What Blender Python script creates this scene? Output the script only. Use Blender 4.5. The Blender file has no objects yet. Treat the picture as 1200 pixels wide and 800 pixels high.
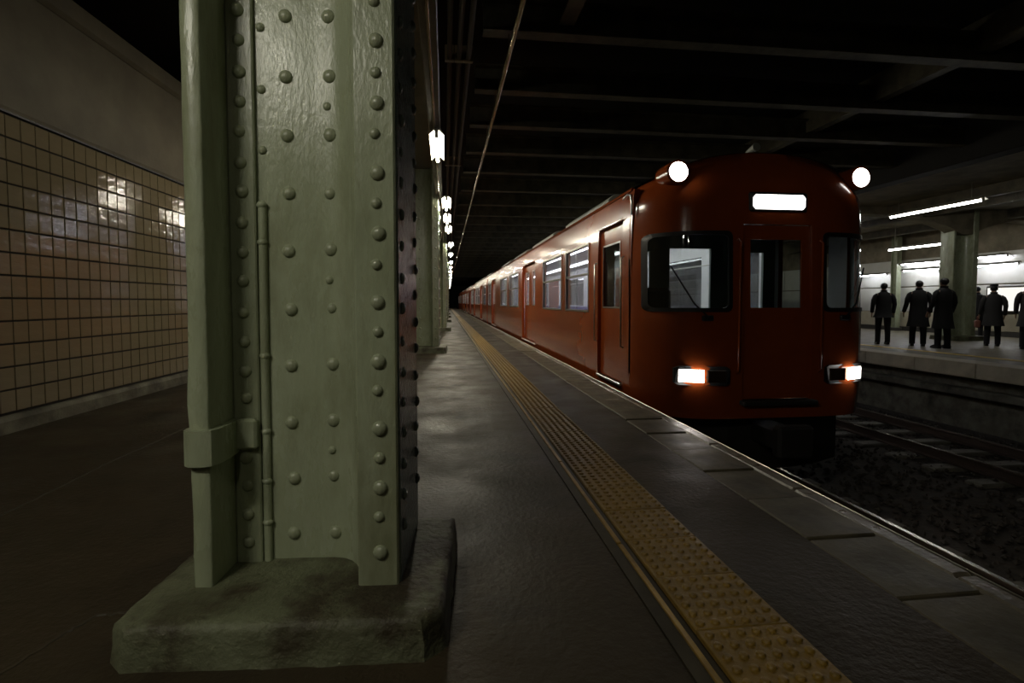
import bpy, bmesh, math, random
import numpy as np
from mathutils import Matrix, Vector, noise
random.seed(7)
PI = math.pi
S = bpy.context.scene
COL = S.collection

# ------------------------------------------------------------------ camera, world, exposure
cd = bpy.data.cameras.new('camera'); cam = bpy.data.objects.new('camera', cd); COL.objects.link(cam)
F = 620.0
cd.sensor_width = 36.0; cd.sensor_fit = 'HORIZONTAL'; cd.lens = 36.0 * F / 1200.0
PITCH = math.atan(F / 14000.0); YAW = math.atan(78.0 / F)
cd.shift_y = -(400 - (354 + F * math.tan(PITCH))) / 1200.0
cd.clip_start = 0.05; cd.clip_end = 400
cam.location = (0, 0, 1.06)
cam.rotation_euler = (PI / 2 - PITCH, 0, -YAW)
S.camera = cam
w = bpy.data.worlds.new('world'); S.world = w; w.use_nodes = True
w.node_tree.nodes['Background'].inputs[0].default_value = (0.9, 1.0, 0.8, 1)
w.node_tree.nodes['Background'].inputs[1].default_value = 0.0006
S.view_settings.view_transform = 'Standard'; S.view_settings.look = 'None'
S.view_settings.gamma = 1.0; S.view_settings.use_curve_mapping = False
S.view_settings.exposure = -0.12
TUBE_NEAR = 255.0      # radiance of the tubes over this platform
TUBE_FAR = 36.0       # radiance of the tubes over the opposite platform
SALOON = 15.0          # radiance of the train's ceiling lights

# ------------------------------------------------------------------ materials
def mat(name, col, rough=0.5, metal=0.0, spec=0.5, var=None, var_scale=4.0, bump=0.0, bump_scale=30.0,
        stain=None, stain_scale=2.0, stain_lo=0.5, stain_hi=0.7, rvar=0.0, coat=0.0, stretch=(1, 1, 1), detail=6.0):
    m = bpy.data.materials.new(name); m.use_nodes = True
    nt = m.node_tree; N = nt.nodes; L = nt.links
    b = N['Principled BSDF']
    b.inputs['Base Color'].default_value = (*col, 1); b.inputs['Roughness'].default_value = rough
    b.inputs['Metallic'].default_value = metal; b.inputs['Specular IOR Level'].default_value = spec
    b.inputs['Coat Weight'].default_value = coat; b.inputs['Coat Roughness'].default_value = 0.08
    tc = N.new('ShaderNodeTexCoord'); mp = N.new('ShaderNodeMapping'); mp.inputs['Scale'].default_value = stretch
    L.new(tc.outputs['Object'], mp.inputs['Vector'])
    def nz(scale, det=detail):
        n = N.new('ShaderNodeTexNoise'); n.inputs['Scale'].default_value = scale; n.inputs['Detail'].default_value = det
        n.inputs['Roughness'].default_value = 0.6
        L.new(mp.outputs['Vector'], n.inputs['Vector']); return n
    out = None
    if var is not None:
        n = nz(var_scale); mx = N.new('ShaderNodeMix'); mx.data_type = 'RGBA'
        r = N.new('ShaderNodeMapRange'); r.inputs[1].default_value = 0.35; r.inputs[2].default_value = 0.65
        L.new(n.outputs['Fac'], r.inputs[0]); L.new(r.outputs[0], mx.inputs[0])
        mx.inputs[6].default_value = (*col, 1); mx.inputs[7].default_value = (*var, 1)
        out = mx.outputs[2]
    if stain is not None:
        n = nz(stain_scale, 8.0); r = N.new('ShaderNodeMapRange'); r.inputs[1].default_value = stain_lo; r.inputs[2].default_value = stain_hi
        L.new(n.outputs['Fac'], r.inputs[0])
        mx = N.new('ShaderNodeMix'); mx.data_type = 'RGBA'; L.new(r.outputs[0], mx.inputs[0])
        if out is not None: L.new(out, mx.inputs[6])
        else: mx.inputs[6].default_value = (*col, 1)
        mx.inputs[7].default_value = (*stain, 1); out = mx.outputs[2]
    if out is not None: L.new(out, b.inputs['Base Color'])
    if rvar:
        n = nz(var_scale * 1.7); r = N.new('ShaderNodeMapRange'); r.inputs[1].default_value = 0.3; r.inputs[2].default_value = 0.7
        r.inputs[3].default_value = max(0.03, rough - rvar); r.inputs[4].default_value = min(1, rough + rvar)
        L.new(n.outputs['Fac'], r.inputs[0]); L.new(r.outputs[0], b.inputs['Roughness'])
    if bump:
        n = nz(bump_scale, 3.0); bp = N.new('ShaderNodeBump'); bp.inputs['Strength'].default_value = bump; bp.inputs['Distance'].default_value = 0.01
        L.new(n.outputs['Fac'], bp.inputs['Height']); L.new(bp.outputs['Normal'], b.inputs['Normal'])
    return m
def emit(name, col, strength):
    m = bpy.data.materials.new(name); m.use_nodes = True; nt = m.node_tree
    nt.nodes.remove(nt.nodes['Principled BSDF'])
    e = nt.nodes.new('ShaderNodeEmission'); e.inputs[0].default_value = (*col, 1); e.inputs[1].default_value = strength
    nt.links.new(e.outputs[0], nt.nodes['Material Output'].inputs[0]); return m
def glass(name, tint, refl=1.5, rough=0.02, haze=0.0):
    m = bpy.data.materials.new(name); m.use_nodes = True; nt = m.node_tree; N = nt.nodes; L = nt.links
    N.remove(N['Principled BSDF'])
    t = N.new('ShaderNodeBsdfTransparent'); t.inputs[0].default_value = (*tint, 1)
    g = N.new('ShaderNodeBsdfGlossy'); g.inputs['Roughness'].default_value = rough
    lw = N.new('ShaderNodeLayerWeight'); lw.inputs[0].default_value = 0.5
    pw = N.new('ShaderNodeMath'); pw.operation = 'POWER'; pw.inputs[1].default_value = 5.0; L.new(lw.outputs['Facing'], pw.inputs[0])
    fr = N.new('ShaderNodeMapRange'); r0 = ((refl - 1) / (refl + 1)) ** 2; fr.inputs[3].default_value = r0; fr.inputs[4].default_value = 1.0; L.new(pw.outputs[0], fr.inputs[0])
    mx = N.new('ShaderNodeMixShader'); L.new(fr.outputs[0], mx.inputs[0]); L.new(t.outputs[0], mx.inputs[1]); L.new(g.outputs[0], mx.inputs[2])
    o = mx
    if haze:
        d = N.new('ShaderNodeBsdfDiffuse'); d.inputs[0].default_value = (0.6, 0.6, 0.62, 1)
        m2 = N.new('ShaderNodeMixShader'); m2.inputs[0].default_value = haze
        L.new(mx.outputs[0], m2.inputs[1]); L.new(d.outputs[0], m2.inputs[2]); o = m2
    L.new(o.outputs[0], N['Material Output'].inputs[0]); return m

M = {}
M['green'] = mat('column_paint', (0.30, 0.335, 0.21), 0.28, var=(0.39, 0.43, 0.30), var_scale=3, bump=0.26, bump_scale=70, rvar=0.10, stretch=(1, 1, 0.35),
                 stain=(0.15, 0.155, 0.075), stain_scale=2.4, stain_lo=0.48, stain_hi=0.70)
M['green_shaded'] = mat('column_paint_shaded_side', (0.16, 0.21, 0.19), 0.18, var=(0.20, 0.24, 0.2), var_scale=5, bump=0.6, bump_scale=45, rvar=0.08)  # darker copy of the column paint; track-side shade put into the colour
M['base'] = mat('painted_base', (0.15, 0.165, 0.095), 0.62, var=(0.085, 0.085, 0.045), var_scale=5, bump=0.9, bump_scale=40,
                stain=(0.04, 0.030, 0.015), stain_scale=4, stain_lo=0.48, stain_hi=0.62)
M['floor'] = mat('platform_asphalt', (0.038, 0.030, 0.017), 0.52, spec=0.16, var=(0.050, 0.037, 0.021), var_scale=1.1, bump=0.45, bump_scale=32, rvar=0.14,
                 stain=(0.022, 0.017, 0.010), stain_scale=1.6, stain_lo=0.52, stain_hi=0.68)
M['slab'] = mat('edge_slab_concrete', (0.125, 0.105, 0.066), 0.5, spec=0.25, var=(0.09, 0.078, 0.05), var_scale=3, bump=0.25, bump_scale=30, rvar=0.12,
                stain=(0.06, 0.052, 0.034), stain_scale=3)
M['nosing'] = mat('edge_nosing', (0.17, 0.145, 0.105), 0.36, var=(0.09, 0.075, 0.05), var_scale=5, bump=0.5, bump_scale=30, rvar=0.15)
M['steel'] = mat('worn_steel', (0.50, 0.47, 0.40), 0.28, 1.0, var=(0.38, 0.35, 0.28), var_scale=6)
M['tactile'] = mat('tactile_yellow', (0.25, 0.15, 0.022), 0.42, var=(0.18, 0.11, 0.020), var_scale=5, bump=0.2, bump_scale=60,
                   stain=(0.10, 0.065, 0.018), stain_scale=7, stain_lo=0.53, stain_hi=0.7, rvar=0.1)
M['brass'] = mat('yellow_strip', (0.40, 0.26, 0.06), 0.35, 0.4, var=(0.2, 0.12, 0.03), var_scale=8)
M['groove'] = mat('groove_dark', (0.030, 0.025, 0.015), 0.6, var=(0.05, 0.04, 0.022), var_scale=6)
M['band'] = mat('channel_border', (0.055, 0.046, 0.028), 0.6, spec=0.2, var=(0.035, 0.029, 0.018), var_scale=6)
M['tile'] = mat('wall_tile_glaze', (0.235, 0.195, 0.12), 0.075, var=(0.19, 0.15, 0.09), var_scale=1.4, bump=0.5, bump_scale=9, rvar=0.03,
                stain=(0.14, 0.09, 0.05), stain_scale=2.0, stain_lo=0.58, stain_hi=0.75, stretch=(1, 0.5, 1.6))
M['grout'] = mat('grout', (0.016, 0.013, 0.009), 0.9)
M['plaster'] = mat('plaster', (0.12, 0.102, 0.062), 0.7, var=(0.085, 0.07, 0.042), var_scale=2, bump=0.4, bump_scale=16)
M['plinth'] = mat('plinth', (0.17, 0.16, 0.11), 0.75, var=(0.08, 0.072, 0.045), var_scale=4, bump=0.6, bump_scale=18, stain=(0.03, 0.026, 0.016), stain_scale=3)
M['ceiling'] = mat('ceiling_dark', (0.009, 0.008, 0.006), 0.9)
M['beam'] = mat('beam_paint', (0.11, 0.096, 0.06), 0.6, var=(0.045, 0.039, 0.025), var_scale=4, bump=0.3, bump_scale=20)
M['pipe'] = mat('conduit_paint', (0.48, 0.40, 0.25), 0.22, 0.7, var=(0.24, 0.19, 0.11), var_scale=7)
M['raceway'] = mat('raceway_paint', (0.17, 0.13, 0.075), 0.3, 0.2, var=(0.12, 0.09, 0.05), var_scale=5)
M['pipe_dark'] = mat('dark_conduit', (0.055, 0.05, 0.034), 0.7)  # one even colour, darker than the other conduit paint
M['black'] = mat('black_rubber', (0.012, 0.012, 0.012), 0.5)
M['under'] = mat('underframe', (0.018, 0.016, 0.014), 0.7)
M['red'] = mat('train_orange_paint', (0.30, 0.060, 0.013), 0.19, spec=0.42, var=(0.26, 0.05, 0.011), var_scale=2.5, coat=0.1, bump=0.02, bump_scale=3, stain=(0.24, 0.05, 0.02), stain_scale=1.3, stain_lo=0.55, stain_hi=0.8)
M['roof'] = mat('train_roof', (0.07, 0.07, 0.065), 0.6)
M['vent'] = mat('roof_ventilator', (0.22, 0.23, 0.20), 0.4)
M['alu'] = mat('aluminium', (0.62, 0.60, 0.55), 0.28, 0.9)
M['cream'] = mat('saloon_cream', (0.72, 0.72, 0.72), 0.5)
M['seat'] = mat('seat_moquette', (0.10, 0.09, 0.22), 0.9)
M['sfloor'] = mat('saloon_floor', (0.20, 0.18, 0.15), 0.6)
M['cabgrey'] = mat('cab_green_grey', (0.14, 0.17, 0.14), 0.6)
M['pane'] = glass('train_pane', (0.86, 0.87, 0.9), 1.45, 0.02, 0.05)
M['wind'] = glass('windscreen', (0.40, 0.44, 0.42), 1.7, 0.03)
M['lampglass'] = emit('lamp_lit', (1.0, 0.93, 0.86), 14)
M['sign_lit'] = emit('sign_lit', (1.0, 0.97, 0.93), 5)
M['taillens'] = mat('tail_lens', (0.05, 0.03, 0.02), 0.15)
M['saloonlight'] = emit('saloon_light', (0.97, 0.97, 1.0), SALOON)
M['tube_near'] = emit('tube_near', (1.0, 0.93, 0.74), TUBE_NEAR)
M['tube_passage'] = emit('tube_passage', (1.0, 0.95, 0.80), 280.0)
M['tube_track'] = emit('tube_track', (0.80, 0.86, 1.0), 70.0)
M['tube_far'] = emit('tube_far', (1.0, 0.98, 0.93), TUBE_FAR)
M['tube_blue'] = emit('tube_blue', (0.86, 0.88, 1.0), TUBE_FAR * 1.1)
M['fixture'] = mat('fixture_enamel', (0.2, 0.19, 0.155), 0.35)
M['ballast'] = mat('ballast', (0.075, 0.062, 0.045), 0.9, var=(0.04, 0.034, 0.026), var_scale=9, bump=1.0, bump_scale=22)
M['stone'] = mat('ballast_stone', (0.10, 0.085, 0.065), 0.8, var=(0.05, 0.042, 0.034), var_scale=12)
M['sleeper'] = mat('sleeper_concrete', (0.26, 0.25, 0.20), 0.8, var=(0.16, 0.15, 0.12), var_scale=5)
M['rail'] = mat('rail_steel', (0.10, 0.07, 0.05), 0.6, 0.4)
M['railtop'] = mat('rail_head', (0.45, 0.42, 0.38), 0.25, 1.0)
M['fplat'] = mat('far_platform_concrete', (0.16, 0.138, 0.082), 0.5, var=(0.12, 0.10, 0.06), var_scale=2, bump=0.2, bump_scale=20, rvar=0.1)
M['fedge'] = mat('far_edge_concrete', (0.50, 0.44, 0.29), 0.6, var=(0.36, 0.31, 0.21), var_scale=3)
M['fwall'] = mat('far_wall_white', (0.62, 0.62, 0.56), 0.4, var=(0.55, 0.55, 0.48), var_scale=2)
M['fwain'] = mat('far_wainscot', (0.52, 0.48, 0.34), 0.45, var=(0.45, 0.4, 0.28), var_scale=3)
M['fdark'] = mat('far_dark', (0.05, 0.045, 0.035), 0.6)
M['fyellow'] = mat('far_yellow_line', (0.60, 0.40, 0.04), 0.5)
M['haunch'] = mat('far_ceiling_plaster', (0.26, 0.225, 0.155), 0.8, var=(0.14, 0.12, 0.08), var_scale=2)
M['coatblack'] = mat('coat_black', (0.012, 0.012, 0.013), 0.85)
M['coatgrey'] = mat('coat_grey', (0.035, 0.034, 0.033), 0.9)
M['trouser'] = mat('trousers', (0.014, 0.014, 0.016), 0.85)
M['skin'] = mat('skin', (0.42, 0.27, 0.18), 0.55)
M['hair'] = mat('hair', (0.012, 0.010, 0.009), 0.5)
M['shoe'] = mat('shoe', (0.010, 0.009, 0.009), 0.3)
M['bagred'] = mat('bag_brown', (0.25, 0.09, 0.06), 0.6)

# ------------------------------------------------------------------ mesh helpers
class MB:
    def __init__(s): s.v = []; s.f = []; s.mi = []; s.cur = 0
    def add(s, vs, fs):
        o = len(s.v); s.v += [tuple(p) for p in vs]; s.f += [tuple(i + o for i in f) for f in fs]; s.mi += [s.cur] * len(fs); return s
    def box(s, x0, x1, y0, y1, z0, z1):
        vs = [(x, y, z) for z in (z0, z1) for y in (y0, y1) for x in (x0, x1)]
        return s.add(vs, [(0, 2, 3, 1), (4, 5, 7, 6), (0, 1, 5, 4), (2, 6, 7, 3), (0, 4, 6, 2), (1, 3, 7, 5)])
    def bbox(s, x0, x1, y0, y1, z0, z1, b):
        # box with 45 degree bevels on every edge
        b = min(b, (x1 - x0) / 2.01, (y1 - y0) / 2.01, (z1 - z0) / 2.01)
        bm = bmesh.new(); bmesh.ops.create_cube(bm, size=1)
        for v in bm.verts:
            v.co = ((x0 + x1) / 2 + v.co.x * (x1 - x0), (y0 + y1) / 2 + v.co.y * (y1 - y0), (z0 + z1) / 2 + v.co.z * (z1 - z0))
        bmesh.ops.bevel(bm, geom=bm.edges[:], offset=b, segments=1, affect='EDGES', clamp_overlap=True)
        bm.verts.ensure_lookup_table(); bm.verts.index_update()
        s.add([v.co for v in bm.verts], [[v.index for v in f.verts] for f in bm.faces]); bm.free(); return s
    def loft(s, rings, cap=True, close=True):
        n = len(rings[0]); o = []
        for r in rings: o += list(r)
        fs = []
        for k in range(len(rings) - 1):
            for i in range(n if close else n - 1):
                a = k * n + i; b = k * n + (i + 1) % n
                fs.append((a, b, b + n, a + n))
        if cap and close:
            fs.append(tuple(range(n))[::-1]); fs.append(tuple(range((len(rings) - 1) * n, len(rings) * n)))
        return s.add(o, fs)
    def tube(s, pts, r, n=8, cap=True):
        pts = [Vector(p) for p in pts]; rs = r if isinstance(r, (list, tuple)) else [r] * len(pts)
        rings = []; ref = None
        for i, p in enumerate(pts):
            t = (pts[min(i + 1, len(pts) - 1)] - pts[max(i - 1, 0)]).normalized()
            if ref is None: ref = Vector((0, 0, 1)) if abs(t.z) < 0.9 else Vector((1, 0, 0))
            a = t.cross(ref).normalized(); b = a.cross(t).normalized(); ref = b
            rings.append([p + a * (rs[i] * math.cos(2 * PI * k / n)) + b * (rs[i] * math.sin(2 * PI * k / n)) for k in range(n)])
        return s.loft(rings, cap)
    def prism(s, poly, z0, z1):
        return s.loft([[(x, y, z0) for x, y in poly], [(x, y, z1) for x, y in poly]])
    def extrude_y(s, poly, y0, y1):     # poly of (x, z)
        return s.loft([[(x, y0, z) for x, z in poly], [(x, y1, z) for x, z in poly]])
    def extrude_x(s, poly, x0, x1):     # poly of (y, z)
        return s.loft([[(x0, y, z) for y, z in poly], [(x1, y, z) for y, z in poly]])
    def dome(s, c, r, hgt, n=10, rings=3, axis='z'):
        vs = []; fs = []
        for k in range(rings):
            a = PI / 2 * k / rings
            for i in range(n):
                t = 2 * PI * i / n; vs.append((r * math.cos(a) * math.cos(t), r * math.cos(a) * math.sin(t), hgt * math.sin(a)))
        vs.append((0, 0, hgt))
        for k in range(rings - 1):
            for i in range(n): fs.append((k * n + i, k * n + (i + 1) % n, (k + 1) * n + (i + 1) % n, (k + 1) * n + i))
        for i in range(n): fs.append(((rings - 1) * n + i, (rings - 1) * n + (i + 1) % n, rings * n))
        q = {'z': lambda p: p, '-y': lambda p: (p[0], -p[2], p[1]), 'x': lambda p: (p[2], p[0], p[1]), '-x': lambda p: (-p[2], -p[0], p[1])}[axis]
        return s.add([(c[0] + q(p)[0], c[1] + q(p)[1], c[2] + q(p)[2]) for p in vs], fs)
    def ball(s, c, r, n=12, rings=8):
        vs = [(c[0], c[1], c[2] + r[2])]; fs = []
        for k in range(1, rings):
            a = PI * k / rings
            for i in range(n):
                t = 2 * PI * i / n; vs.append((c[0] + r[0] * math.sin(a) * math.cos(t), c[1] + r[1] * math.sin(a) * math.sin(t), c[2] + r[2] * math.cos(a)))
        vs.append((c[0], c[1], c[2] - r[2])); e = len(vs) - 1
        for i in range(n): fs.append((0, 1 + i, 1 + (i + 1) % n)); fs.append((e, e - n + (i + 1) % n, e - n + i))
        for k in range(rings - 2):
            for i in range(n): a = 1 + k * n + i; b = 1 + k * n + (i + 1) % n; fs.append((a, a + n, b + n, b))
        return s.add(vs, fs)
    def mesh(s, name, mats, smooth=None):
        me = bpy.data.meshes.new(name); me.from_pydata(s.v, [], s.f)
        for m in (mats if isinstance(mats, (list, tuple)) else [mats]): me.materials.append(M[m] if isinstance(m, str) else m)
        me.polygons.foreach_set('material_index', s.mi)
        bm = bmesh.new(); bm.from_mesh(me); bmesh.ops.recalc_face_normals(bm, faces=bm.faces[:])
        if smooth:
            for f in bm.faces: f.smooth = True
            for e in bm.edges:
                if len(e.link_faces) == 2 and e.calc_face_angle(0) > math.radians(smooth): e.smooth = False
        bm.to_mesh(me); bm.free(); me.update(); return me
    def build(s, name, mats, parent=None, smooth=None, loc=None, rot=None):
        return link(name, s.mesh(name, mats, smooth), parent, loc, rot)
def link(name, data, parent=None, loc=None, rot=None, scale=None):
    o = bpy.data.objects.new(name, data); COL.objects.link(o)
    if parent is not None: o.parent = parent
    if loc is not None: o.location = loc
    if rot is not None: o.rotation_euler = rot
    if scale is not None: o.scale = scale
    return o
def tag(o, label=None, cat=None, group=None, kind=None):
    if label: o['label'] = label
    if cat: o['category'] = cat
    if group: o['group'] = group
    if kind: o['kind'] = kind
    return o
def thing(name, label, cat, loc=(0, 0, 0), rz=0.0, group=None):
    return tag(link(name, None, None, loc, (0, 0, rz)), label, cat, group)
def struct(o): o['kind'] = 'structure'; return o

# ------------------------------------------------------------------ setting: this platform
EDGE = 2.045
b = MB()
xs = [-4.2, -2.0, -0.6, 0.69]; ys = [-9, -4, 0, 2, 4, 7, 12, 20, 40, 100]
b.box(-4.2, 0.685, -9, 100, -0.25, 0.0)
b.box(0.685, 0.795, -9, 100, -0.25, -0.03)
b.box(0.795, 1.12, -9, 100, -0.25, -0.012)
b.box(1.12, 1.60, -9, 100, -0.25, 0.0)
b.box(1.60, EDGE, -9, 100, -0.25, -0.03)
floor = struct(b.build('floor', 'floor'))
tag(floor, 'dark brown worn asphalt platform floor beside the train')
# edge slabs and nosing pieces: parts of the floor
slab_me = MB().bbox(1.604, 1.948, 0.008, 0.472, -0.05, 0.004, 0.006).mesh('edge_slab', 'slab')
nose_me = MB().bbox(1.952, EDGE, 0.003, 0.957, -0.12, 0.002, 0.012).mesh('nosing', 'nosing')
y = -0.26
k = 0
while y < 40:
    link('edge_slab', slab_me, floor, (0, y, random.uniform(-0.004, 0.003)), (0, random.uniform(-0.004, 0.004), 0))
    if k % 2 == 0: link('edge_nosing', nose_me, floor, (0, y + 0.12, 0))
    y += 0.48; k += 1
o = MB().box(1.604, 1.948, y, 100, -0.05, 0.003).box(1.952, EDGE, y, 100, -0.1, 0.003).build('edge_slab_run', 'slab', floor); tag(o, kind='stuff')
MB().bbox(EDGE - 0.004, EDGE + 0.004, -2, 100, -0.012, 0.0055, 0.003).build('edge_trim', 'steel', floor)
# mortar seam and crack in the asphalt of the passage
def seam(pts, wd, material, name):
    b = MB(); rg = []; rnd = random.Random(3); fine = []
    for p, q in zip(pts[:-1], pts[1:]):
        for k in range(8): fine.append((p[0] + (q[0] - p[0]) * k / 8 + rnd.uniform(-.006, .006), p[1] + (q[1] - p[1]) * k / 8 + rnd.uniform(-.006, .006)))
    fine.append(pts[-1])
    for i, (x, y) in enumerate(fine):
        a = fine[max(0, i - 1)]; c = fine[min(len(fine) - 1, i + 1)]; L_ = math.hypot(c[0] - a[0], c[1] - a[1]); nx, ny = -(c[1] - a[1]) / L_, (c[0] - a[0]) / L_
        w_ = wd * rnd.uniform(0.6, 1.3); rg.append([(x - nx * w_, y - ny * w_, -0.004), (x - nx * w_ * .5, y - ny * w_ * .5, 0.003), (x + nx * w_ * .5, y + ny * w_ * .5, 0.003), (x + nx * w_, y + ny * w_, -0.004)])
    return b.loft(rg, True).build(name, material, floor)
seam([(-2.20, 0.6), (-2.205, 2.0), (-2.204, 2.9), (-2.206, 3.25), (-2.22, 3.7), (-2.196, 4.3), (-2.16, 6.0), (-2.12, 8.5)], 0.011, 'band', 'floor_seam')
seam([(-1.42, 1.30), (-1.27, 1.62), (-1.22, 1.81), (-1.18, 1.905), (-1.06, 1.92), (-0.99, 1.88)], 0.010, 'groove', 'floor_crack')
# platform face towards the track
pf = struct(MB().box(1.75, 1.98, -9, 100, -1.5, -0.12).build('wall_platform_face', 'plinth'))
tag(pf, 'dark platform face wall dropping from the edge to the track')
# tactile paving tiles
b = MB().bbox(0.0, 0.323, 0.0, 0.325, -0.02, 0.004, 0.003)
for i in range(6):
    for j in range(6):
        cx_ = 0.029 + i * 0.053; cy_ = 0.029 + j * 0.0535
        b.loft([[(cx_ + r_ * math.cos(2 * PI * q / 10), cy_ + r_ * math.sin(2 * PI * q / 10), 0.003 + z_) for q in range(10)] for r_, z_ in ((0.0155, 0), (0.0142, 0.006), (0.0115, 0.009), (0.006, 0.0102))])
tact_me = b.mesh('tactile_tile', 'tactile', 35)
tact = tag(link('tactile_paving', None, None, (0, 0, 0)), 'yellow tactile paving strip with raised domes running along the platform edge', 'tactile paving')
y = 0.26 - 0.33 * 2
while y < 40:
    link('tactile_tile', tact_me, tact, (0.796, y, random.uniform(-0.0015, 0.0015)), (random.uniform(-.004, .004), random.uniform(-.004, .004), 0)); y += 0.329
tag(MB().box(0.797, 1.118, y, 95, -0.011, 0.004).build('tactile_run', 'tactile', tact), kind='stuff')
# strip channel left of the tactile paving
ch = thing('floor_channel', 'narrow metal floor channel with yellow strip beside the tactile paving', 'channel')
MB().box(0.690, 0.738, -2, 95, -0.03, 0.003).build('channel_border', 'band', ch)
MB().box(0.738, 0.792, -2, 95, -0.03, -0.013).build('channel_bed', 'groove', ch)
st_me = MB().bbox(0.742, 0.764, 0.004, 1.19, -0.02, 0.007, 0.003).mesh('metal_strip', 'brass')
y = -1.4; k = 0
while y < 30:
    link('metal_strip', st_me, ch, (random.uniform(-0.002, 0.002), y, 0)); y += 1.2

# ------------------------------------------------------------------ left tiled wall
WANG = math.radians(2.67)
WO = (-3.551, 4.681, 0.0)
TW, TH, TZ0 = 0.150, 0.187, 0.157
BEND = 8.0
def wall_pts(y):     # local (x, y) of the wall face line
    if y <= BEND: return (0.0, y)
    d = y - BEND; return (-math.sin(WANG) * d, BEND + math.cos(WANG) * d)
b = MB()
for (y0, y1) in ((-14, BEND), (BEND, 90)):
    p0 = wall_pts(y0); p1 = wall_pts(y1)
    b.prism([(p0[0], p0[1]), (p1[0], p1[1]), (p1[0] - 0.4, p1[1]), (p0[0] - 0.4, p0[1])], -0.1, 2.60)
wall = struct(b.build('wall_left', 'grout', None, None, WO, (0, 0, -WANG)))
tag(wall, 'cream glazed tile wall along the passage left of the column')
t_me = MB().bbox(0.002, 0.014, 0.004, TW - 0.004, 0.007, TH - 0.007, 0.003).mesh('wall_tile', 'tile')
cols_near = range(-2, 21)
for c in cols_near:
    for r in range(13):
        link('wall_tile', t_me, wall, (0, c * TW, TZ0 + r * TH), (random.gauss(0, 0.002), random.gauss(0, 0.004), random.gauss(0, 0.006)))
b = MB()
for c in list(range(-24, -2)) + list(range(21, 200)):
    for r in range(13):
        p = wall_pts(c * TW); q = wall_pts((c + 1) * TW)
        y0, y1 = p[1] + 0.005, q[1] - 0.005; z0 = TZ0 + r * TH + .005; z1 = z0 + TH - 0.01
        b.add([(p[0] + .002, y0, z0), (q[0] + .002, y1, z0), (q[0] + .002, y1, z1), (p[0] + .002, y0, z1),
               (p[0] + .013, y0 + .004, z0 + .004), (q[0] + .013, y1 - .004, z0 + .004), (q[0] + .013, y1 - .004, z1 - .004), (p[0] + .013, y0 + .004, z1 - .004)],
              [(4, 5, 6, 7), (0, 1, 5, 4), (1, 2, 6, 5), (2, 3, 7, 6), (3, 0, 4, 7)])
tag(b.build('wall_tile_run', 'tile', wall), kind='stuff')
# plinth, plaster above, trim
def along(name, prof, material, y0=-14, y1=90):
    b = MB(); rs = []
    for y_ in (y0, BEND, y1):
        p = wall_pts(y_); rs.append([(p[0] + x, p[1], z) for x, z in prof])
    return b.loft(rs).build(name, material, None, None, WO, (0, 0, -WANG))
pl = struct(along('baseboard_left', [(0.0, -0.02), (0.055, -0.02), (0.05, 0.10), (0.03, 0.135), (0.0, 0.14)], 'plinth')); tag(pl, 'dirty pale plinth at the foot of the tiled wall')
up = struct(along('wall_left_upper', [(-0.3, 2.60), (0.02, 2.60), (0.035, 2.64), (0.035, 3.66), (-0.3, 3.66)], 'plaster')); tag(up, 'bare plaster band above the tiled wall')
tr = struct(along('trim_1', [(-0.3, 3.66), (0.05, 3.66), (0.09, 3.69), (0.09, 3.86), (-0.3, 3.86)], 'plaster')); tag(tr, 'plaster cornice where the left wall meets the ceiling')
tb = struct(along('trim_2', [(0.0, 2.594), (0.03, 2.594), (0.03, 2.612), (0.0, 2.612)], 'black')); tag(tb, 'thin dark bead along the top of the tiles')

# ------------------------------------------------------------------ ceiling, beams, girders
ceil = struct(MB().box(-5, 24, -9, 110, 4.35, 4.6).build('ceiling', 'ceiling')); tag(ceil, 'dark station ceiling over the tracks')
bp = [(-0.085, 0), (0.085, 0), (0.085, 0.022), (0.012, 0.03), (0.012, 0.30), (0.085, 0.31), (0.085, 0.33), (-0.085, 0.33), (-0.085, 0.31), (-0.012, 0.30), (-0.012, 0.03), (-0.085, 0.022)]
beam_me = MB().extrude_x(bp, 0.40, 9.3).mesh('ceiling_beam', 'beam')
ybs = [-2.2, -0.6, 0.9, 2.5, 4.0, 5.55, 7.07, 8.45, 9.95, 11.45, 13.3, 15.2, 17.1] + [19.0 + 1.9 * i for i in range(22)]
for y in ybs: link('ceiling_beam', beam_me, ceil, (0, y, 3.82))
MB().extrude_y([(1.17, 3.90), (1.33, 3.90), (1.33, 3.925), (1.26, 3.93), (1.26, 4.3), (1.24, 4.3), (1.24, 3.93), (1.17, 3.925)], -2, 5.45).build('stringer', 'beam', ceil)
MB().extrude_y([(6.1, 3.93), (6.25, 3.93), (6.25, 4.3), (6.1, 4.3)], -2, 60).build('stringer', 'beam', ceil)
MB().box(-0.78, -0.16, -9, 60, 3.86, 4.35).build('column_girder', 'raceway', ceil)
MB().bbox(9.15, 9.5, -9, 60, 3.55, 4.35, 0.02).build('track_girder', 'ceiling', ceil)

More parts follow.
